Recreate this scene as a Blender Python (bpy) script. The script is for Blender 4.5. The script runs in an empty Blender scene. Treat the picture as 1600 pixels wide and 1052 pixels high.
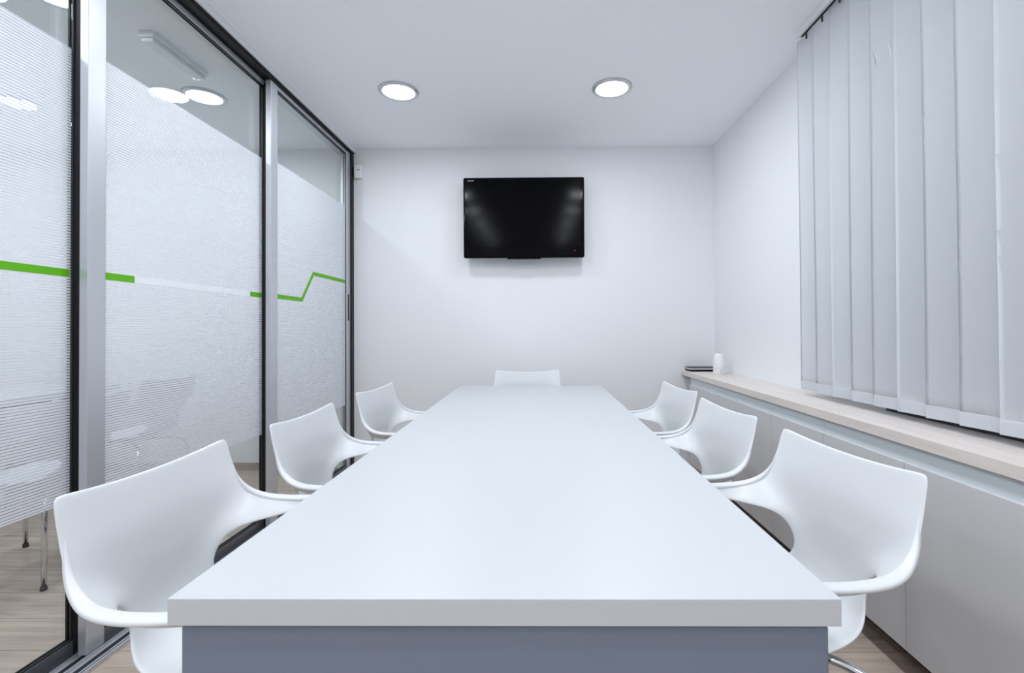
import bpy, bmesh, math, random
from mathutils import Vector, Matrix
random.seed(4)
S = bpy.context.scene
C = S.collection
PI = math.pi
H = 1.155          # camera height above the floor (m)
CEIL = 2.672

# ------------------------------------------------------------------ camera
cd = bpy.data.cameras.new('camera')
cam = bpy.data.objects.new('camera', cd); C.objects.link(cam)
cd.sensor_fit = 'HORIZONTAL'; cd.sensor_width = 36.0
cd.lens = 740 / 1600 * 36
cd.shift_x = -32.86 / 1600
cd.shift_y = -18.16 / 1600
cd.clip_start = 0.02; cd.clip_end = 60
_y, _p, _r = .0104, .0099, -.0053
F = Vector((-math.sin(_y)*math.cos(_p), math.cos(_y)*math.cos(_p), math.sin(_p)))
R = Vector((math.cos(_y), math.sin(_y), 0)); U = R.cross(F)
R, U = math.cos(_r)*R + math.sin(_r)*U, -math.sin(_r)*R + math.cos(_r)*U
M4 = Matrix((R, U, -F)).transposed().to_4x4(); M4.translation = Vector((0, 0, H))
cam.matrix_world = M4
S.camera = cam

# ------------------------------------------------------------------ world, colour management
w = bpy.data.worlds.new('world'); S.world = w; w.use_nodes = True
w.node_tree.nodes['Background'].inputs[0].default_value = (.55, .68, .9, 1)
w.node_tree.nodes['Background'].inputs[1].default_value = .25
vs = S.view_settings
S.display_settings.display_device = 'sRGB'
vs.view_transform = 'Standard'; vs.look = 'None'; vs.gamma = 1; vs.use_curve_mapping = False
vs.exposure = 0.0
LAMP_W = 6.25
LAMP_COL = (.91, .955, 1.0)
LAMP_SPREAD = math.radians(180)
S.cycles.max_bounces = 16; S.cycles.diffuse_bounces = 12; S.cycles.transparent_max_bounces = 24; S.cycles.glossy_bounces = 6
S.cycles.caustics_reflective = False; S.cycles.caustics_refractive = False

# ------------------------------------------------------------------ materials
def mat(name, col, rough=.5, metal=0, spec=.5, **kw):
    m = bpy.data.materials.new(name); m.use_nodes = True
    b = m.node_tree.nodes['Principled BSDF']
    b.inputs['Base Color'].default_value = (*col, 1)
    b.inputs['Roughness'].default_value = rough
    b.inputs['Metallic'].default_value = metal
    b.inputs['Specular IOR Level'].default_value = spec
    for k, v in kw.items(): b.inputs[k].default_value = v
    return m
def N(m, t, **kw):
    n = m.node_tree.nodes.new(t)
    for k, v in kw.items(): setattr(n, k, v)
    return n
def L(m, a, b): m.node_tree.links.new(a, b)
def math_node(m, op, a, b=None, c=None):
    n = N(m, 'ShaderNodeMath', operation=op)
    for i, v in enumerate((a, b, c)):
        if v is None: continue
        if isinstance(v, (int, float)): n.inputs[i].default_value = v
        else: L(m, v, n.inputs[i])
    return n.outputs[0]
def bumpy(m, scale, strength, dist=.001):
    b = m.node_tree.nodes['Principled BSDF']
    tc = N(m, 'ShaderNodeTexCoord'); nz = N(m, 'ShaderNodeTexNoise')
    nz.inputs['Scale'].default_value = scale; nz.inputs['Detail'].default_value = 3
    L(m, tc.outputs['Object'], nz.inputs['Vector'])
    bp = N(m, 'ShaderNodeBump'); bp.inputs['Strength'].default_value = strength; bp.inputs['Distance'].default_value = dist
    L(m, nz.outputs['Fac'], bp.inputs['Height']); L(m, bp.outputs[0], b.inputs['Normal'])

M_wall = mat('painted_wall', (.815, .825, .845), .75, spec=.25); bumpy(M_wall, 220, .12)
M_ceil = mat('painted_ceiling', (.91, .925, .945), .85, spec=.2); bumpy(M_ceil, 200, .08)
M_trim = mat('white_trim', (.74, .76, .78), .5)
M_top = mat('white_laminate', (.56, .578, .603), .34, spec=.45); bumpy(M_top, 500, .03, .0004)
M_greypanel = mat('slate_grey_lacquer', (.17, .205, .275), .22, spec=.5, **{'Coat Weight': .3, 'Coat Roughness': .25})
M_dark = mat('dark_gap', (.012, .012, .014), .6)
M_plastic = mat('white_chair_plastic', (.70, .715, .735), .32, spec=.45)
M_chrome = mat('polished_chrome', (.72, .74, .77), .09, 1)
M_blackstile = mat('black_anodised_stile', (.012, .012, .014), .35, .2)
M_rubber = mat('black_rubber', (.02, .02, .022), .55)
M_alu = mat('satin_aluminium', (.60, .615, .655), .42, .65)
M_alud = mat('dark_anodised_track', (.20, .21, .23), .35, .8)
M_black = mat('gloss_black_plastic', (.003, .003, .004), .10, spec=.07)
M_screen = mat('screen_glass', (.0015, .0015, .0025), .13, spec=.07)
M_cab = mat('cabinet_white', (.60, .60, .61), .42, spec=.4)
M_chan = mat('pale_blue_grey_channel', (.60, .65, .68), .5, 0)
M_toe = mat('dark_brown_plinth', (.035, .022, .017), .5)
M_white = mat('plain_white_plastic', (.80, .81, .82), .4)
M_ink = mat('silver_print', (.55, .55, .58), .4)
M_silver = mat('silver_casing', (.62, .63, .66), .3, .7)
M_green = mat('green_vinyl', (.115, .43, .008), .5, spec=.3)
M_whitevinyl = mat('white_vinyl', (.80, .83, .86), .55, spec=.3)
M_red = mat('red_indicator', (.4, .02, .02), .4)
M_pocket = mat('blind_pocket', (.85, .865, .89), .7, spec=.15)
M_slat = mat('blind_fabric', (.82, .835, .86), .85, spec=.1)

def wood(name, c1, c2, c3, plank_w, plank_l, rough, along='X', gap=True):
    m = mat(name, c1, rough, spec=.4)
    b = m.node_tree.nodes['Principled BSDF']
    tc = N(m, 'ShaderNodeTexCoord'); mp = N(m, 'ShaderNodeMapping')
    L(m, tc.outputs['Object'], mp.inputs['Vector'])
    if along == 'Y': mp.inputs['Rotation'].default_value[2] = PI/2
    br = N(m, 'ShaderNodeTexBrick'); br.offset = .37; br.offset_frequency = 2
    br.inputs['Scale'].default_value = 1; br.inputs['Brick Width'].default_value = plank_l
    br.inputs['Row Height'].default_value = plank_w; br.inputs['Mortar Size'].default_value = .0015 if gap else 0
    br.inputs['Color1'].default_value = (0, 0, 0, 1); br.inputs['Color2'].default_value = (1, 1, 1, 1)
    br.inputs['Mortar'].default_value = (.5, .5, .5, 1)
    L(m, mp.outputs[0], br.inputs['Vector'])
    # grain, shifted per plank
    mp2 = N(m, 'ShaderNodeMapping'); mp2.inputs['Scale'].default_value = (1.6, 22, 22)
    add = N(m, 'ShaderNodeVectorMath', operation='ADD')
    sc = N(m, 'ShaderNodeVectorMath', operation='SCALE'); sc.inputs['Scale'].default_value = 7.0
    L(m, br.outputs['Color'], sc.inputs[0]); L(m, mp.outputs[0], add.inputs[0]); L(m, sc.outputs[0], add.inputs[1])
    L(m, add.outputs[0], mp2.inputs['Vector'])
    nz = N(m, 'ShaderNodeTexNoise'); nz.inputs['Scale'].default_value = 1.5; nz.inputs['Detail'].default_value = 7
    nz.inputs['Roughness'].default_value = .62; nz.inputs['Distortion'].default_value = .5
    L(m, mp2.outputs[0], nz.inputs['Vector'])
    cr = N(m, 'ShaderNodeValToRGB'); e = cr.color_ramp.elements
    e[0].position = .32; e[0].color = (*c2, 1); e[1].position = .68; e[1].color = (*c1, 1)
    L(m, nz.outputs['Fac'], cr.inputs[0])
    mx = N(m, 'ShaderNodeMix', data_type='RGBA', blend_type='MIX')
    L(m, math_node(m, 'MULTIPLY', br.outputs['Color'], .35), mx.inputs['Factor'])
    L(m, cr.outputs[0], mx.inputs['A']); mx.inputs['B'].default_value = (*c3, 1)
    mg = N(m, 'ShaderNodeMix', data_type='RGBA', blend_type='MIX')
    L(m, math_node(m, 'MULTIPLY', br.outputs['Fac'], .75 if gap else 0), mg.inputs['Factor'])
    L(m, mx.outputs['Result'], mg.inputs['A']); mg.inputs['B'].default_value = (c2[0]*.3, c2[1]*.3, c2[2]*.3, 1)
    L(m, mg.outputs['Result'], b.inputs['Base Color'])
    return m
M_floor = wood('oak_laminate_floor', (.62, .51, .44), (.36, .29, .245), (.48, .395, .34), .19, 1.28, .42)
M_ledge = wood('pale_ash_worktop', (.78, .72, .685), (.66, .595, .555), (.74, .685, .65), 5, 9, .45, along='Y', gap=False)
M_skirt = wood('wood_skirting', (.45, .39, .34), (.35, .30, .26), (.4, .35, .3), 5, 9, .5, gap=False)

# clear glass: see-through with a real Fresnel reflection
M_glass = bpy.data.materials.new('clear_glass'); M_glass.use_nodes = True
nt = M_glass.node_tree; nt.nodes.remove(nt.nodes['Principled BSDF'])
tr = N(M_glass, 'ShaderNodeBsdfTransparent'); tr.inputs[0].default_value = (.93, .955, .955, 1)
gl = N(M_glass, 'ShaderNodeBsdfGlossy'); gl.inputs['Roughness'].default_value = .0
fr = N(M_glass, 'ShaderNodeFresnel'); ge = N(M_glass, 'ShaderNodeNewGeometry')
L(M_glass, math_node(M_glass, 'MULTIPLY_ADD', ge.outputs['Backfacing'], 1/1.5-1.5, 1.5), fr.inputs[0])
mx = N(M_glass, 'ShaderNodeMixShader')
L(M_glass, fr.outputs[0], mx.inputs[0]); L(M_glass, tr.outputs[0], mx.inputs[1]); L(M_glass, gl.outputs[0], mx.inputs[2])
L(M_glass, mx.outputs[0], nt.nodes['Material Output'].inputs[0])

# frosted film: white printed stripes with clear gaps, 1 cm pitch
M_film = bpy.data.materials.new('striped_frosted_film'); M_film.use_nodes = True
nt = M_film.node_tree; nt.nodes.remove(nt.nodes['Principled BSDF'])
tc = N(M_film, 'ShaderNodeTexCoord'); sx = N(M_film, 'ShaderNodeSeparateXYZ')
L(M_film, tc.outputs['Object'], sx.inputs[0])
frac = math_node(M_film, 'FRACT', math_node(M_film, 'DIVIDE', sx.outputs['Z'], .0100))
gap = math_node(M_film, 'LESS_THAN', frac, .25)
d = N(M_film, 'ShaderNodeBsdfDiffuse'); d.inputs[0].default_value = (.84, .855, .90, 1)
t = N(M_film, 'ShaderNodeBsdfTranslucent'); t.inputs[0].default_value = (.84, .855, .90, 1)
mw = N(M_film, 'ShaderNodeMixShader'); mw.inputs[0].default_value = .3
L(M_film, d.outputs[0], mw.inputs[1]); L(M_film, t.outputs[0], mw.inputs[2])
tp = N(M_film, 'ShaderNodeBsdfTransparent')
mx = N(M_film, 'ShaderNodeMixShader')
L(M_film, gap, mx.inputs[0]); L(M_film, mw.outputs[0], mx.inputs[1]); L(M_film, tp.outputs[0], mx.inputs[2])
L(M_film, mx.outputs[0], nt.nodes['Material Output'].inputs[0])

M_lamp = bpy.data.materials.new('lit_diffuser'); M_lamp.use_nodes = True
nt = M_lamp.node_tree; nt.nodes.remove(nt.nodes['Principled BSDF'])
em = N(M_lamp, 'ShaderNodeEmission'); em.inputs[0].default_value = (.93, .97, 1, 1); em.inputs[1].default_value = 9
L(M_lamp, em.outputs[0], nt.nodes['Material Output'].inputs[0])

# ------------------------------------------------------------------ helpers
def link(o, parent=None):
    C.objects.link(o)
    if parent is not None: o.parent = parent
    return o
def obj(name, bm, m, parent=None, smooth=False):
    me = bpy.data.meshes.new(name)
    bmesh.ops.recalc_face_normals(bm, faces=bm.faces)
    bm.to_mesh(me); bm.free()
    me.materials.append(m)
    if smooth:
        for p in me.polygons: p.use_smooth = True
    o = bpy.data.objects.new(name, me)
    return link(o, parent)
def tag(o, label, cat, group=None):
    o['label'] = label; o['category'] = cat
    if group: o['group'] = group
    return o
def thing(name, label, cat, loc=(0, 0, 0), rz=0, group=None):
    o = bpy.data.objects.new(name, None); o.empty_display_size = .1
    o.location = loc; o.rotation_euler = (0, 0, rz); C.objects.link(o)
    return tag(o, label, cat, group)
def struct(name, bm, m, parent=None):
    o = obj(name, bm, m, parent)
    if parent is None: o['kind'] = 'structure'
    return o
def sroot(name, loc=(0, 0, 0)):
    o = bpy.data.objects.new(name, None); o.location = loc; C.objects.link(o); o['kind'] = 'structure'; return o
def box(bm, x0, x1, y0, y1, z0, z1, bev=0, seg=2):
    r = bmesh.ops.create_cube(bm, size=1)
    vs_ = r['verts']
    for v in vs_:
        v.co = Vector((x0 + (v.co.x+.5)*(x1-x0), y0 + (v.co.y+.5)*(y1-y0), z0 + (v.co.z+.5)*(z1-z0)))
    if bev:
        es = list({e for v in vs_ for e in v.link_edges})
        bmesh.ops.bevel(bm, geom=es, offset=bev, segments=seg, affect='EDGES', profile=.5)
    return bm
def B(*a, **k): return box(bmesh.new(), *a, **k)
def tube(bm, pts, r, n=14, cap=True):
    pts = [Vector(p) for p in pts]; rings = []
    prev = None
    for i, p in enumerate(pts):
        a = pts[max(i-1, 0)]; b = pts[min(i+1, len(pts)-1)]
        t_ = (b-a).normalized()
        if prev is None:
            u = t_.orthogonal().normalized()
        else:
            u = (prev - t_*prev.dot(t_)).normalized()
        prev = u; v_ = t_.cross(u)
        rr = r[i] if isinstance(r, (list, tuple)) else r
        rings.append([bm.verts.new(p + u*rr*math.cos(2*PI*k/n) + v_*rr*math.sin(2*PI*k/n)) for k in range(n)])
    for a, b in zip(rings, rings[1:]):
        for k in range(n): bm.faces.new((a[k], a[(k+1) % n], b[(k+1) % n], b[k]))
    if cap:
        bm.faces.new(rings[0][::-1]); bm.faces.new(rings[-1])
    return bm
def lathe(bm, prof, n=48, cx=0, cy=0):
    rings = []
    for r_, z in prof:
        if r_ < 1e-6: rings.append([bm.verts.new((cx, cy, z))])
        else: rings.append([bm.verts.new((cx+r_*math.cos(2*PI*k/n), cy+r_*math.sin(2*PI*k/n), z)) for k in range(n)])
    for a, b in zip(rings, rings[1:]):
        for k in range(n):
            k2 = (k+1) % n
            if len(a) == 1: bm.faces.new((a[0], b[k], b[k2]))
            elif len(b) == 1: bm.faces.new((a[k], a[k2], b[0]))
            else: bm.faces.new((a[k], a[k2], b[k2], b[k]))
    return bm
def rounded(pts, r, seg=6):
    """polyline with filleted corners"""
    pts = [Vector(p) for p in pts]; out = [pts[0]]
    for i in range(1, len(pts)-1):
        a, b, c = pts[i-1], pts[i], pts[i+1]
        d1 = (a-b); d2 = (c-b); rr = min(r, d1.length*.45, d2.length*.45)
        p1 = b + d1.normalized()*rr; p2 = b + d2.normalized()*rr
        for k in range(seg+1):
            s = k/seg; out.append(p1*(1-s)**2 + b*2*s*(1-s) + p2*s*s)
    out.append(pts[-1]); return out
def dup(root, loc, rz, label, group=None):
    r = root.copy(); C.objects.link(r); r.location = loc; r.rotation_euler = (0, 0, rz)
    r['label'] = label
    if group: r['group'] = group
    for ch in list(root.children):
        c = ch.copy(); C.objects.link(c); c.parent = r
        for g in ch.children:
            d_ = g.copy(); C.objects.link(d_); d_.parent = c
    return r

# ------------------------------------------------------------------ room shell
XL, XR, YB, YN = -1.56, 1.458, 3.93, -2.5     # left glass line, right wall, back wall, near wall
NX = -5.0                                       # far wall of the neighbouring room
struct('floor', B(NX-.15, XR+.2, YN-.15, YB+.15, -.1, 0), M_floor)
struct('ceiling', B(NX-.15, XR+.2, YN-.15, YB+.15, CEIL, CEIL+.12), M_ceil)
struct('wall_back', B(NX-.15, XR+.2, YB, YB+.15, 0, CEIL), M_wall)
struct('wall_front', B(NX-.15, XR+.2, YN-.15, YN, 0, CEIL), M_wall)
struct('wall_far_left', B(NX-.15, NX, YN, YB, 0, CEIL), M_wall)
struct('wall_left', B(XL-.14, XL, YN, .52, 0, CEIL), M_wall)
# right wall with the window opening
WY0, WY1, WZ0, WZ1 = -.9, 2.02, .83, 2.45
bm = bmesh.new()
box(bm, XR, XR+.2, YN, YB, 0, WZ0)
box(bm, XR, XR+.2, YN, YB, WZ1, CEIL)
box(bm, XR, XR+.2, YN, WY0, WZ0, WZ1)
box(bm, XR, XR+.2, WY1, YB, WZ0, WZ1)
struct('wall_right', bm, M_wall)
wr = sroot('window_1', (XR+.06, (WY0+WY1)/2, WZ0))
hw = (WY1-WY0)/2; wh = WZ1-WZ0
bm = bmesh.new()
for a, b in ((-hw, -hw+.06), (hw-.06, hw), (-.03, .03)): box(bm, -.03, .03, a, b, 0.06, wh-.06)
box(bm, -.03, .03, -hw, hw, 0, .06); box(bm, -.03, .03, -hw, hw, wh-.06, wh)
struct('window_frame', bm, M_white, wr)
for a, b in ((-hw+.06, -.03), (.03, hw-.06)): struct('pane', B(-.004, .004, a, b, .06, wh-.06), M_glass, wr)
# black strip standing in for the shadow gap between worktop and window reveal
struct('window_shadow_gap', B(-.085, -.0605, -hw, hw-.05, -.016, .004), M_rubber, wr)
struct('baseboard_back', B(NX, XL-.12, YB-.012, YB, 0, .06), M_skirt)

# sliding door tracks
struct('trim_1', B(XL-.11, XL+.046, .52, YB, 2.634, CEIL, bev=.002), M_trim)         # ceiling fascia over the tracks
bm = bmesh.new()
for x in (-1.545, -1.595):
    box(bm, x+.002, x+.008, .52, YB, 2.618, 2.634)
box(bm, -1.60, -1.525, .52, YB, 2.6285, 2.634)
struct('trim_2', bm, M_dark)                                                          # dark head track
bm = bmesh.new()
box(bm, -1.695, -1.525, .52, YB, 0, .004)
for x in (-1.5285, -1.5415, -1.5915, -1.6415, -1.6915): box(bm, x-.0035, x+.0035, .52, YB, .004, .014)
struct('trim_3', bm, M_alu)                                                           # aluminium floor track
bm = bmesh.new()
for x in (-1.5635, -1.6135, -1.6635): box(bm, x-.012, x+.012, .52, YB, .004, .0055)
struct('trim_4', bm, M_dark)                                                          # track grooves
struct('trim_5', B(-1.575, -1.532, YB-.045, YB, .014, 2.618), M_dark)
struct('trim_6', B(-1.625, -1.5755, YB-.045, YB, .014, 2.618), M_alu)
struct('trim_7', B(-1.66, -1.6005, .52, YB, 2.626, 2.634), M_alu)                                                          # receiving channel on the back wall

def strip(bm, pts, width, x0, x1):
    """flat vinyl strip in a plane x = const from (y, z) points, mitred, vertical cut ends"""
    off = []
    for i, (y, z) in enumerate(pts):
        ds = []
        if i > 0: ds.append(Vector((y-pts[i-1][0], z-pts[i-1][1])).normalized())
        if i < len(pts)-1: ds.append(Vector((pts[i+1][0]-y, pts[i+1][1]-z)).normalized())
        if len(ds) == 1: n_ = Vector((0, 1)); k = 1/max(.2, ds[0].x)
        else:
            n1 = Vector((-ds[0].y, ds[0].x)); n2 = Vector((-ds[1].y, ds[1].x)); n_ = (n1+n2).normalized(); k = 1/max(.3, n_.dot(n1))
        off.append(n_*k*width/2)
    va = [[bm.verts.new((x, p[0]+s*o_.x, p[1]+s*o_.y)) for x in (x0, x1) for s in (-1, 1)] for p, o_ in zip(pts, off)]
    for a, b in zip(va, va[1:]):
        for i, j in ((0, 1), (1, 3), (3, 2), (2, 0)): bm.faces.new((a[i], a[j], b[j], b[i]))
    bm.faces.new([va[0][i] for i in (0, 1, 3, 2)]); bm.faces.new([va[-1][i] for i in (2, 3, 1, 0)])
    return bm

def door_panel(name, xf, y0, y1, st0, st1, green, white=None, dark_end=True):
    """sliding glass panel; xf = room-side face"""
    r = sroot(name, (0, 0, 0)); d_ = .030
    x0, x1 = xf-d_, xf
    zb, zt = .016, 2.617
    rb, rt = .050, .022
    obj('stile', B(x0, x1, y0, y0+st0, zb, zt, bev=.0015), M_alu, r)
    obj('stile', B(x0, x1, y1-st1, y1, zb, zt, bev=.0015), M_blackstile if dark_end else M_alu, r)
    gy0, gy1 = y0+st0, y1-st1
    obj('bottom_rail', B(x0+.002, x1-.001, gy0, gy1, zb, zb+rb, bev=.0015), M_alud, r)
    obj('top_rail', B(x0+.002, x1-.001, gy0, gy1, zt-rt, zt, bev=.0015), M_alu, r)
    xm = xf-.015
    bm = bmesh.new()
    for s in (-1, 1):
        xa, xb = (xm+.005, xm+.010) if s > 0 else (xm-.010, xm-.005)
        box(bm, xa, xb, gy0, gy1, zb+rb, zb+rb+.006); box(bm, xa, xb, gy0, gy1, zt-rt-.006, zt-rt)
        box(bm, xa, xb, gy0, gy0+.005, zb+rb+.006, zt-rt-.006); box(bm, xa, xb, gy1-.005, gy1, zb+rb+.006, zt-rt-.006)
    obj('gasket', bm, M_rubber, r)
    obj('glass_pane', B(xm-.004, xm+.004, gy0+.0004, gy1-.0004, zb+rb+.0005, zt-rt-.0005), M_glass, r)
    obj('frosted_film', B(xm+.0044, xm+.0047, gy0+.006, gy1-.006, .555, 2.165), M_film, r)
    if white: obj('plain_white_stripe', strip(bmesh.new(), white, .027, xm+.0050, xm+.0053), M_whitevinyl, r)
    for g in green:
        obj('green_stripe', strip(bmesh.new(), g, .027, xm+.0050, xm+.0053), M_green, r)['label'] = 'bright green line'
    return r
door_panel('door_1', -1.645, .53, 1.70,   .07, .035, [[(.606, 1.363), (1.655, 1.363)]])
door_panel('door_2', -1.595, 1.66, 2.80, .070, .058, [[(1.737, 1.3625), (1.852+.015, 1.3625)], [(2.625, 1.3625), (2.734, 1.3625)]],
           [(1.868, 1.3625), (2.624, 1.3625)])
p3 = door_panel('door_3', -1.545, 2.722, 3.885, .073, .075, [[(2.803, 1.361), (3.105, 1.361), (3.265, 1.551), (3.80, 1.551)]], None, False)
obj('flush_lock', B(-1.5455, -1.5432, 3.835, 3.853, 1.235, 1.45, bev=.0008), M_black, p3)

# ------------------------------------------------------------------ downlights
def make_downlight(label):
    t_ = thing('downlight', label, 'ceiling light', (0, 0, CEIL))
    obj('trim_ring', lathe(bmesh.new(), [(.099, -.001), (.100, -.010), (.104, -.0125), (.112, -.012), (.121, -.007), (.125, -.0005), (.099, -.001)]), M_silver, t_, True)
    obj('diffuser', lathe(bmesh.new(), [(0, -.008), (.06, -.0078), (.099, -.006), (.099, -.002), (0, -.002)]), M_lamp, t_)
    ld = bpy.data.lights.new('lamp', 'AREA'); ld.shape = 'DISK'; ld.size = .19; ld.energy = LAMP_W; ld.color = LAMP_COL
    ld.spread = LAMP_SPREAD
    lo = bpy.data.objects.new('lamp', ld); lo.location = (0, 0, -.014); link(lo, t_)
    return t_
G1 = 'recessed round downlights in the meeting room ceiling'
dl = make_downlight('round lit downlight in the ceiling above the left of the television')
dl.location = (-.875, 2.98, CEIL); dl['group'] = G1
dup(dl, (.473, 2.968, CEIL), 0, 'round lit downlight in the ceiling above the right of the television', G1)
for y in (2.02, 1.15, .24, -.67, -1.58):  # rearmost row is added behind the camera to brighten table front and chairs
    for x in (-.875, .473):
        dup(dl, (x, y, CEIL), 0, 'lit downlight of the meeting room out of view nearer the camera', G1)
G2 = 'recessed downlights behind the glass'
dup(dl, (-2.144, 3.02, CEIL), 0, 'lit downlight seen through the clear top of the middle glass panel', G2)
dup(dl, (-3.434, 3.07, CEIL), 0, 'lit downlight glimpsed through the striped film of the nearest glass panel', G2)
dup(dl, (-2.144, 2.08, CEIL), 0, 'lit downlight at the top edge of the nearest glass panel', G2)
for x, y in ((-3.434, 2.08), (-3.434, 1.1), (-2.144, 1.1), (-2.144, 0), (-3.434, 0), (-4.4, 3.0), (-4.4, 1.0)):
    dup(dl, (x, y, CEIL), 0, 'lit downlight of the neighbouring room out of view', G2)
# unlit surface fitting in the neighbouring room
t_ = thing('emergency_light', 'long white unlit surface light fitting on the ceiling behind the middle glass panel', 'emergency light', (-1.965, 2.545, CEIL))
obj('housing', B(-.04, .04, -.2, .2, -.03, 0, bev=.006), M_white, t_)
obj('cover', B(-.032, .032, -.19, .19, -.05, -.0305, bev=.008), mat('ribbed_clear_cover', (.72, .75, .78), .2), t_)

# ------------------------------------------------------------------ conference table
def table(name, label, x0, x1, y0, y1, panel):
    cx, cy = (x0+x1)/2, (y0+y1)/2; hx, hy = (x1-x0)/2, (y1-y0)/2
    t_ = thing(name, label, 'table', (cx, cy, 0))
    obj('tabletop', B(-hx, hx, -hy, hy, .6985, .7406, bev=.0012), M_top, t_)
    yy = -(hy-.03)
    obj('end_panel', B(-hx+.0115, hx-.0115, yy-.018, yy+.018, 0.0, .6925, bev=.006, seg=3), panel, t_)
    obj('pedestal', B(-.2, .2, hy-.564, hy-.528, 0.0, .6295, bev=.004), panel, t_)
    bm = bmesh.new()
    box(bm, -hx+.10, hx-.10, -hy+.06, hy-.06, .6925, .6985)
    for s in (-1, 1): box(bm, s*.18-.02, s*.18+.02, -hy+.05, hy-.05, .63, .6925)
    obj('under_frame', bm, M_dark, t_)
    return t_
table('conference_table', 'long white table with slate grey end panel between the two rows of armchairs', -.577, .4615, .732, 3.494, M_greypanel)
table('meeting_table', 'white table in the neighbouring room behind the nearest glass panel', -4.35, -3.3, 1.1, 3.72, M_white)

# ------------------------------------------------------------------ armchair
def shell_bm():
    """Chair shell. Forward = +y. Columns run from the centre of the back round to the arm tip."""
    bm = bmesh.new()
    # rows: list of (columns x,y,z) for half x>=0. rows 0..3 = back only (c0..c3)
    rows = [
        [(0, -.280, .834), (.09, -.279, .836), (.18, -.276, .843), (.236, -.270, .852)],
        [(0, -.278, .824), (.09, -.277, .826), (.18, -.274, .832), (.246, -.266, .840)],
        [(0, -.269, .780), (.09, -.268, .780), (.185, -.264, .782), (.248, -.254, .784)],
        [(0, -.258, .728), (.09, -.257, .728), (.190, -.250, .730), (.256, -.236, .732)],
    ]
    rows.append([(0, -.248, .682), (.09, -.246, .682), (.190, -.238, .684), (.258, -.212, .690),
                 (.280, -.165, .668), (.288, -.105, .660), (.289, -.035, .660), (.286, .04, .664), (.280, .11, .668), (.274, .165, .670), (.271, .185, .664)])
    rows.append([(0, -.238, .642), (.085, -.236, .642), (.162, -.227, .646), (.226, -.197, .656),
                 (.266, -.150, .646), (.279, -.092, .644), (.283, -.025, .646), (.281, .05, .652), (.276, .11, .658), (.270, .163, .661), (.268, .183, .660)])
    rows.append([(0, -.228, .606), (.065, -.226, .606), (.115, -.219, .612), (.172, -.196, .619),
                 (.238, -.143, .622), (.268, -.082, .632), (.276, -.015, .637), (.276, .053, .643), (.271, .11, .650), (.266, .161, .654), (.265, .181, .656)])
    low = [
        [(0, -.217, .556), (.055, -.215, .556), (.092, -.209, .558), (.122, -.198, .564)],
        [(0, -.203, .508), (.058, -.201, .509), (.102, -.195, .512), (.132, -.184, .516)],
        [(0, -.176, .468), (.070, -.174, .470), (.130, -.168, .476), (.164, -.156, .486)],
        [(0, -.125, .447), (.075, -.124, .449), (.142, -.119, .456), (.186, -.112, .470)],
        [(0, -.03, .443), (.080, -.03, .445), (.155, -.03, .451), (.206, -.03, .463)],
        [(0, .08, .452), (.085, .08, .453), (.163, .08, .457), (.214, .08, .466)],
        [(0, .165, .460), (.085, .165, .460), (.162, .163, .462), (.210, .158, .465)],
        [(0, .208, .446), (.085, .208, .446), (.158, .203, .447), (.198, .192, .452)],
    ]
    allrows = rows + low
    # lumbar profile: how far each row sits back from the table side
    for i, dy in {4: -.006, 5: -.012, 6: -.021, 7: -.029, 8: -.033, 9: -.030, 10: -.018}.items():
        allrows[i] = [(x, y + (dy if j <= 3 else 0), z) for j, (x, y, z) in enumerate(allrows[i])]
    V_ = {}
    for i, row in enumerate(allrows):
        for j, p in enumerate(row):
            V_[(i, j)] = bm.verts.new(p)
            if j > 0: V_[(i, -j)] = bm.verts.new((-p[0], p[1], p[2]))
    def quad(i, j, i2, j2):
        bm.faces.new((V_[(i, j)], V_[(i, j2)], V_[(i2, j2)], V_[(i2, j)]))
    n = len(allrows)
    for i in range(n-1):
        m_ = min(len(allrows[i]), len(allrows[i+1])) - 1
        for j in range(m_):
            quad(i, j, i+1, j+1)
            quad(i, -(j+1), i+1, -j)
    return bm
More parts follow.
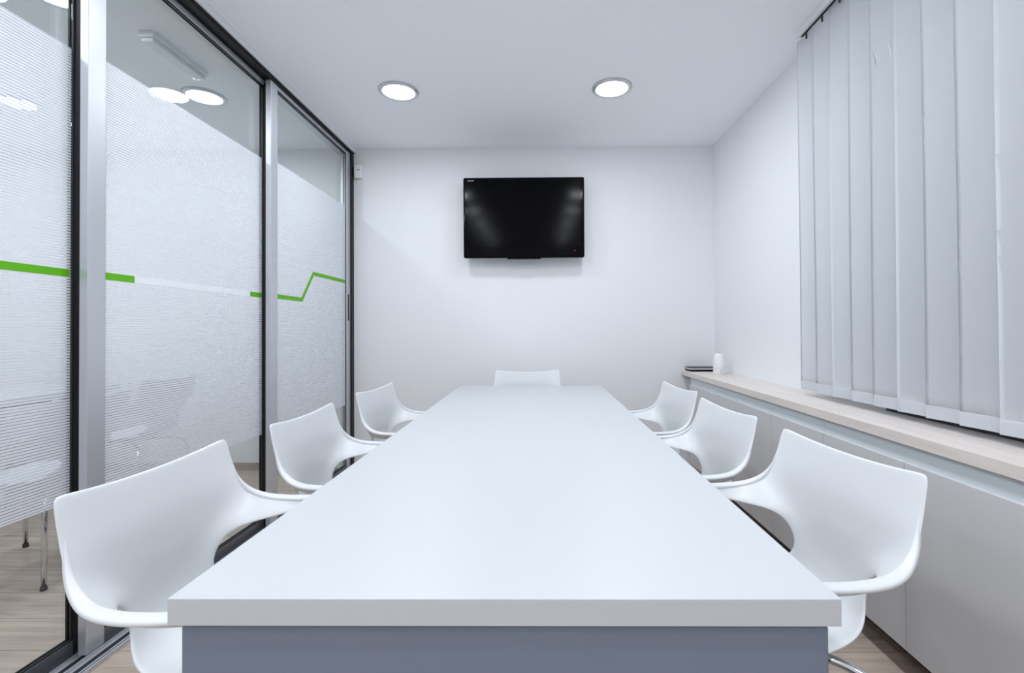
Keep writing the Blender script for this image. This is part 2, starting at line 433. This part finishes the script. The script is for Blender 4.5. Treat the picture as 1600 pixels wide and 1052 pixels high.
def make_chair(label, group):
    t_ = thing('armchair', label, 'chair', (0, 0, 0), 0, group)
    sh = obj('seat_shell', shell_bm(), M_plastic, t_, True)
    so = sh.modifiers.new('thick', 'SOLIDIFY'); so.thickness = .011; so.offset = 0
    ss = sh.modifiers.new('soft', 'SUBSURF'); ss.levels = 2; ss.render_levels = 3
    # thick rounded lip along the arms' upper edges and the sides of the back
    for s in (-1, 1):
        bm = bmesh.new()
        path = [(.241, -.250, .775, .0008), (.246, -.243, .745, .0040), (.255, -.226, .708, .0075), (.264, -.198, .684, .0115), (.276, -.162, .667, .0150),
                (.2845, -.110, .660, .0172), (.286, -.035, .6595, .0175), (.283, .04, .6630, .017), (.277, .11, .6670, .015), (.271, .160, .6690, .012), (.268, .182, .6665, .007)]
        rings = []
        P = [Vector((s*a, b, c)) for a, b, c, _ in path]
        for i, (a, b, c, w_) in enumerate(path):
            tg = (P[min(i+1, len(P)-1)] - P[max(i-1, 0)]).normalized()
            out = Vector((s*1, -.15, 0)); out = (out - tg*out.dot(tg)).normalized()
            nn = tg.cross(out).normalized()
            hh = min(.0068, .0012 + .95*w_)
            rings.append([bm.verts.new(P[i] + out*max(w_-.0078, -.0028) + out*w_*math.copysign(abs(math.cos(2*PI*k/12))**.7, math.cos(2*PI*k/12)) + nn*hh*math.copysign(abs(math.sin(2*PI*k/12))**.7, math.sin(2*PI*k/12))) for k in range(12)])
        for a, b in zip(rings, rings[1:]):
            for k in range(12): bm.faces.new((a[k], a[(k+1) % 12], b[(k+1) % 12], b[k]))
        bm.faces.new(rings[0][::-1]); bm.faces.new(rings[-1])
        o = obj('arm_rim', bm, M_plastic, t_, True)
        m_ = o.modifiers.new('soft', 'SUBSURF'); m_.levels = 1; m_.render_levels = 2
    bm = bmesh.new(); box(bm, -.11, .11, -.09, .13, .418, .432, bev=.004)
    obj('mount_plate', bm, M_alu, t_)
    for sx_ in (-1, 1):
        for sy_ in (-1, 1):
            y0_ = .02 + sy_*.07
            pts = rounded([(sx_*.06, y0_, .408), (sx_*.150, .01+sy_*.175, .402), (sx_*.205, .01+sy_*.225, .372), (sx_*.238, .01+sy_*.250, .014)], .06, 7)
            lg = obj('leg', tube(bmesh.new(), pts, .0105), M_chrome, t_, True)
            e = pts[-1]
            obj('foot', tube(bmesh.new(), [(e.x, e.y, .0165), (e.x, e.y, 0.0)], .013), M_rubber, lg, True)
    return t_
GC = 'white shell armchairs round the long table'
def place(first, x, y, rz, label, group, used=[0]):
    if not used[0]:
        used[0] = 1; first.location = (x, y, 0); first.rotation_euler = (0, 0, rz); first['label'] = label; first['group'] = group; return first
    return dup(first, (x, y, 0), rz, label, group)
ch = make_chair('white armchair', GC)
fl, frr = -PI/2, PI/2      # facing +x (left side of table) / facing -x
place(ch, -.626, 1.106, fl, 'white armchair on the left of the table, nearest the camera', GC)
place(ch, -.610, 1.780, fl, 'white armchair on the left of the table, middle of three', GC)
place(ch, -.612, 2.540, fl - .07, 'white armchair on the left of the table, nearest the back wall', GC)
place(ch, .512, 1.200, frr + .11, 'white armchair on the right of the table, nearest the camera', GC)
place(ch, .474, 1.872, frr + .066, 'white armchair on the right of the table, middle of three', GC)
place(ch, .488, 2.537, frr + .087, 'white armchair on the right of the table, nearest the back wall', GC)
place(ch, -.082, 3.31, PI, 'white armchair at the head of the table below the television', GC)
GN = 'white shell armchairs behind the glass'
place(ch, -2.48, 2.32, frr + .1, 'white armchair behind the nearest glass panel, its chrome leg showing below the film', GN)
place(ch, -2.78, 3.22, frr, 'white armchair in the neighbouring room glimpsed through the middle glass panel', GN)

# ------------------------------------------------------------------ television
tv = thing('television', 'black wall-mounted flat television on the back wall', 'television', (-.109, 3.79, 2.056))
TW, TH = .973/2, .645/2
obj('casing', B(-TW, TW, -.0, .055, -TH, TH, bev=.014, seg=4), M_black, tv)
obj('screen', B(-TW+.036, TW-.036, -.003, .001, -TH+.088, TH-.038), M_screen, tv)
obj('rear_housing', B(-.33, .33, .055, .09, -.22, .20, bev=.01), M_black, tv)
obj('wall_bracket', B(-.2, .2, .09, .13, -.15, .15), M_alud, tv)
obj('speaker_lip', B(-.135, .135, .004, .05, -TH-.010, -TH+.004, bev=.003), M_black, tv)
obj('indicator_light', B(TW-.080, TW-.074, -.0022, .001, -TH+.050, -TH+.060), M_red, tv)
bm = bmesh.new()
for k, (w_, h_) in enumerate(((.005, .006), (.004, .005), (.004, .005), (.005, .005), (.003, .006), (.004, .005), (.005, .006), (.004, .006))):
    box(bm, k*.0062, k*.0062+w_, -.0008, .001, 0, h_)
o = obj('worn_lettering', bm, M_ink, tv); o.location = (-TW+.038, 0, TH-.030)
tv.rotation_euler = (math.radians(1.2), 0, 0)

# ------------------------------------------------------------------ motion sensor in the corner
se = thing('motion_sensor', 'small white alarm sensor high on the back wall beside the glass doors', 'sensor', (-1.487, 3.93, 2.475), 0)
obj('housing', B(-.032, .032, -.040, 0, -.057, .057, bev=.010, seg=3), M_white, se)
obj('slot', B(-.002, .018, -.0415, -.039, .006, .012), M_dark, se)

# ------------------------------------------------------------------ worktop and cabinets
XF = 1.19
tag(obj('worktop', B(1.183, XR-.001, -1.2, YB-.001, .776, .814, bev=.0015), M_ledge), 'long pale wood worktop running along the right wall under the blinds', 'worktop')
ys = [3.744, 2.872, 2.000, 1.122, .244, -.60]
desc = ['white low cabinet under the wooden worktop, at the back wall end',
        'white low cabinet under the worktop, behind the middle right armchair',
        'white low cabinet under the worktop, behind the nearest right armchair',
        'white low cabinet under the worktop, at the right edge of the picture',
        'white low cabinet under the worktop, out of view beside the camera']
for (b, a), lab in zip(zip(ys, ys[1:]), desc):
    t_ = thing('base_cabinet', lab, 'cabinet', (XF, (a+b)/2, 0), 0, 'white cabinets under the worktop')
    h_ = (b-a)/2
    obj('body', B(.0215, .266, -h_+.0005, h_-.0005, .104, .775), M_cab, t_)
    obj('plinth', B(.115, .26, -h_+.0005, h_-.0005, 0, .1035), M_toe, t_)
    obj('grip_channel', B(.010, .021, -h_+.0005, h_-.0005, .708, .7755), M_chan, t_)
    for s in (0, 1):
        y0_ = -h_ + s*h_
        obj('door', B(0, .018, y0_+.0015, y0_+h_-.0015, .105, .716, bev=.001), M_cab, t_)

# ------------------------------------------------------------------ objects on the worktop
t_ = thing('air_freshener', 'small white rounded air freshener standing on the worktop near the back wall', 'air freshener', (1.352, 3.56, .814))
obj('body', lathe(bmesh.new(), [(0, 0), (.038, 0), (.041, .004), (.0415, .03), (.0415, .036)], 40), M_white, t_, True)
obj('cover', lathe(bmesh.new(), [(.0400, .036), (.0415, .038), (.0412, .075), (.039, .110), (.034, .138), (.027, .152), (.018, .157), (0, .157)], 40), M_white, t_, True)
obj('nozzle', lathe(bmesh.new(), [(.006, .1575), (.008, .160), (.006, .164), (0, .165)], 16, 0, 0), M_silver, t_, True)
obj('badge', tube(bmesh.new(), [(0, -.0405, .022), (0, -.0425, .022)], .007, 16), M_silver, t_)
t_ = thing('laptop', 'thin closed silver and black laptop lying on the worktop against the back wall', 'laptop', (1.315, 3.845, .814))
obj('base', B(-.105, .105, -.07, .075, .0, .014, bev=.003), M_black, t_)
obj('lid', B(-.108, .108, -.072, .075, .0145, .027, bev=.003), M_silver, t_)
obj('lid_edge', B(-.107, .105, -.071, .072, .0275, .0310, bev=.001), M_rubber, t_)

# ------------------------------------------------------------------ vertical blinds
bl = thing('vertical_blind', 'white vertical slat blind hanging over the window on the right wall', 'blind', (1.345, 0, 0))
BY1 = 2.40
obj('head_rail', B(-.022, .022, -.95, BY1+.02, 2.632, 2.671, bev=.003), M_white, bl)
mb = bmesh.new(); box(mb, -.006, .006, -.94, BY1, 2.6295, 2.6325); obj('rail_slot', mb, M_dark, bl)
def slat_bm(wd, z0, z1, seed):
    rn = random.Random(seed); bm = bmesh.new(); nx, nz = 10, 24
    g = []
    for i in range(nz+1):
        z = z0 + (z1-z0)*i/nz; row = []
        k = i/nz
        for j in range(nx+1):
            u = j/nx - .5
            x = .0055*math.cos(u*PI) + .0018*math.sin(k*5+seed)*u*2
            row.append(bm.verts.new((x, u*wd, z)))
        g.append(row)
    for i in range(nz):
        for j in range(nx): bm.faces.new((g[i][j], g[i][j+1], g[i+1][j+1], g[i+1][j]))
    bmesh.ops.solidify(bm, geom=bm.faces[:], thickness=.0007)
    return bm
ZS0, ZS1 = .845, 2.620
n_s = 25
chain_pts = []
for k in range(n_s):
    yc = BY1 - .040 - k*.1302
    holder = obj('slat', slat_bm(.1435, ZS0, ZS1, k), M_slat, bl, True)
    a = math.radians(6 + random.uniform(-1.5, 1.5))
    holder.location = (0, yc, 0); holder.rotation_euler = (0, 0, a)
    obj('carrier', tube(bmesh.new(), rounded([(0, 0, 2.628), (0, 0, 2.612), (0, 0, 2.598)], .004), .004, 8), M_rubber, holder)
    bm = bmesh.new(); g = []
    for z in (ZS0-.001, ZS0+.044):
        g.append([bm.verts.new((.0055*math.cos((j/10-.5)*PI) - .0013, (j/10-.5)*.1415, z)) for j in range(11)])
    for j in range(10): bm.faces.new((g[0][j], g[0][j+1], g[1][j+1], g[1][j]))
    bmesh.ops.solidify(bm, geom=bm.faces[:], thickness=.0006)
    obj('weight_pocket', bm, M_pocket, holder, True)
    # bead chain linking this slat's weight to the next one
    bm = bmesh.new()
    for q in range(22):
        s = q/22
        p = (-.006 - .004*math.sin(s*PI), -.062, ZS0+.034 - .034*math.sin(s*PI))
        bmesh.ops.create_icosphere(bm, subdivisions=1, radius=.0016, matrix=Matrix.Translation(p))
    obj('bead_chain', bm, M_white, holder)

# ------------------------------------------------------------------ done
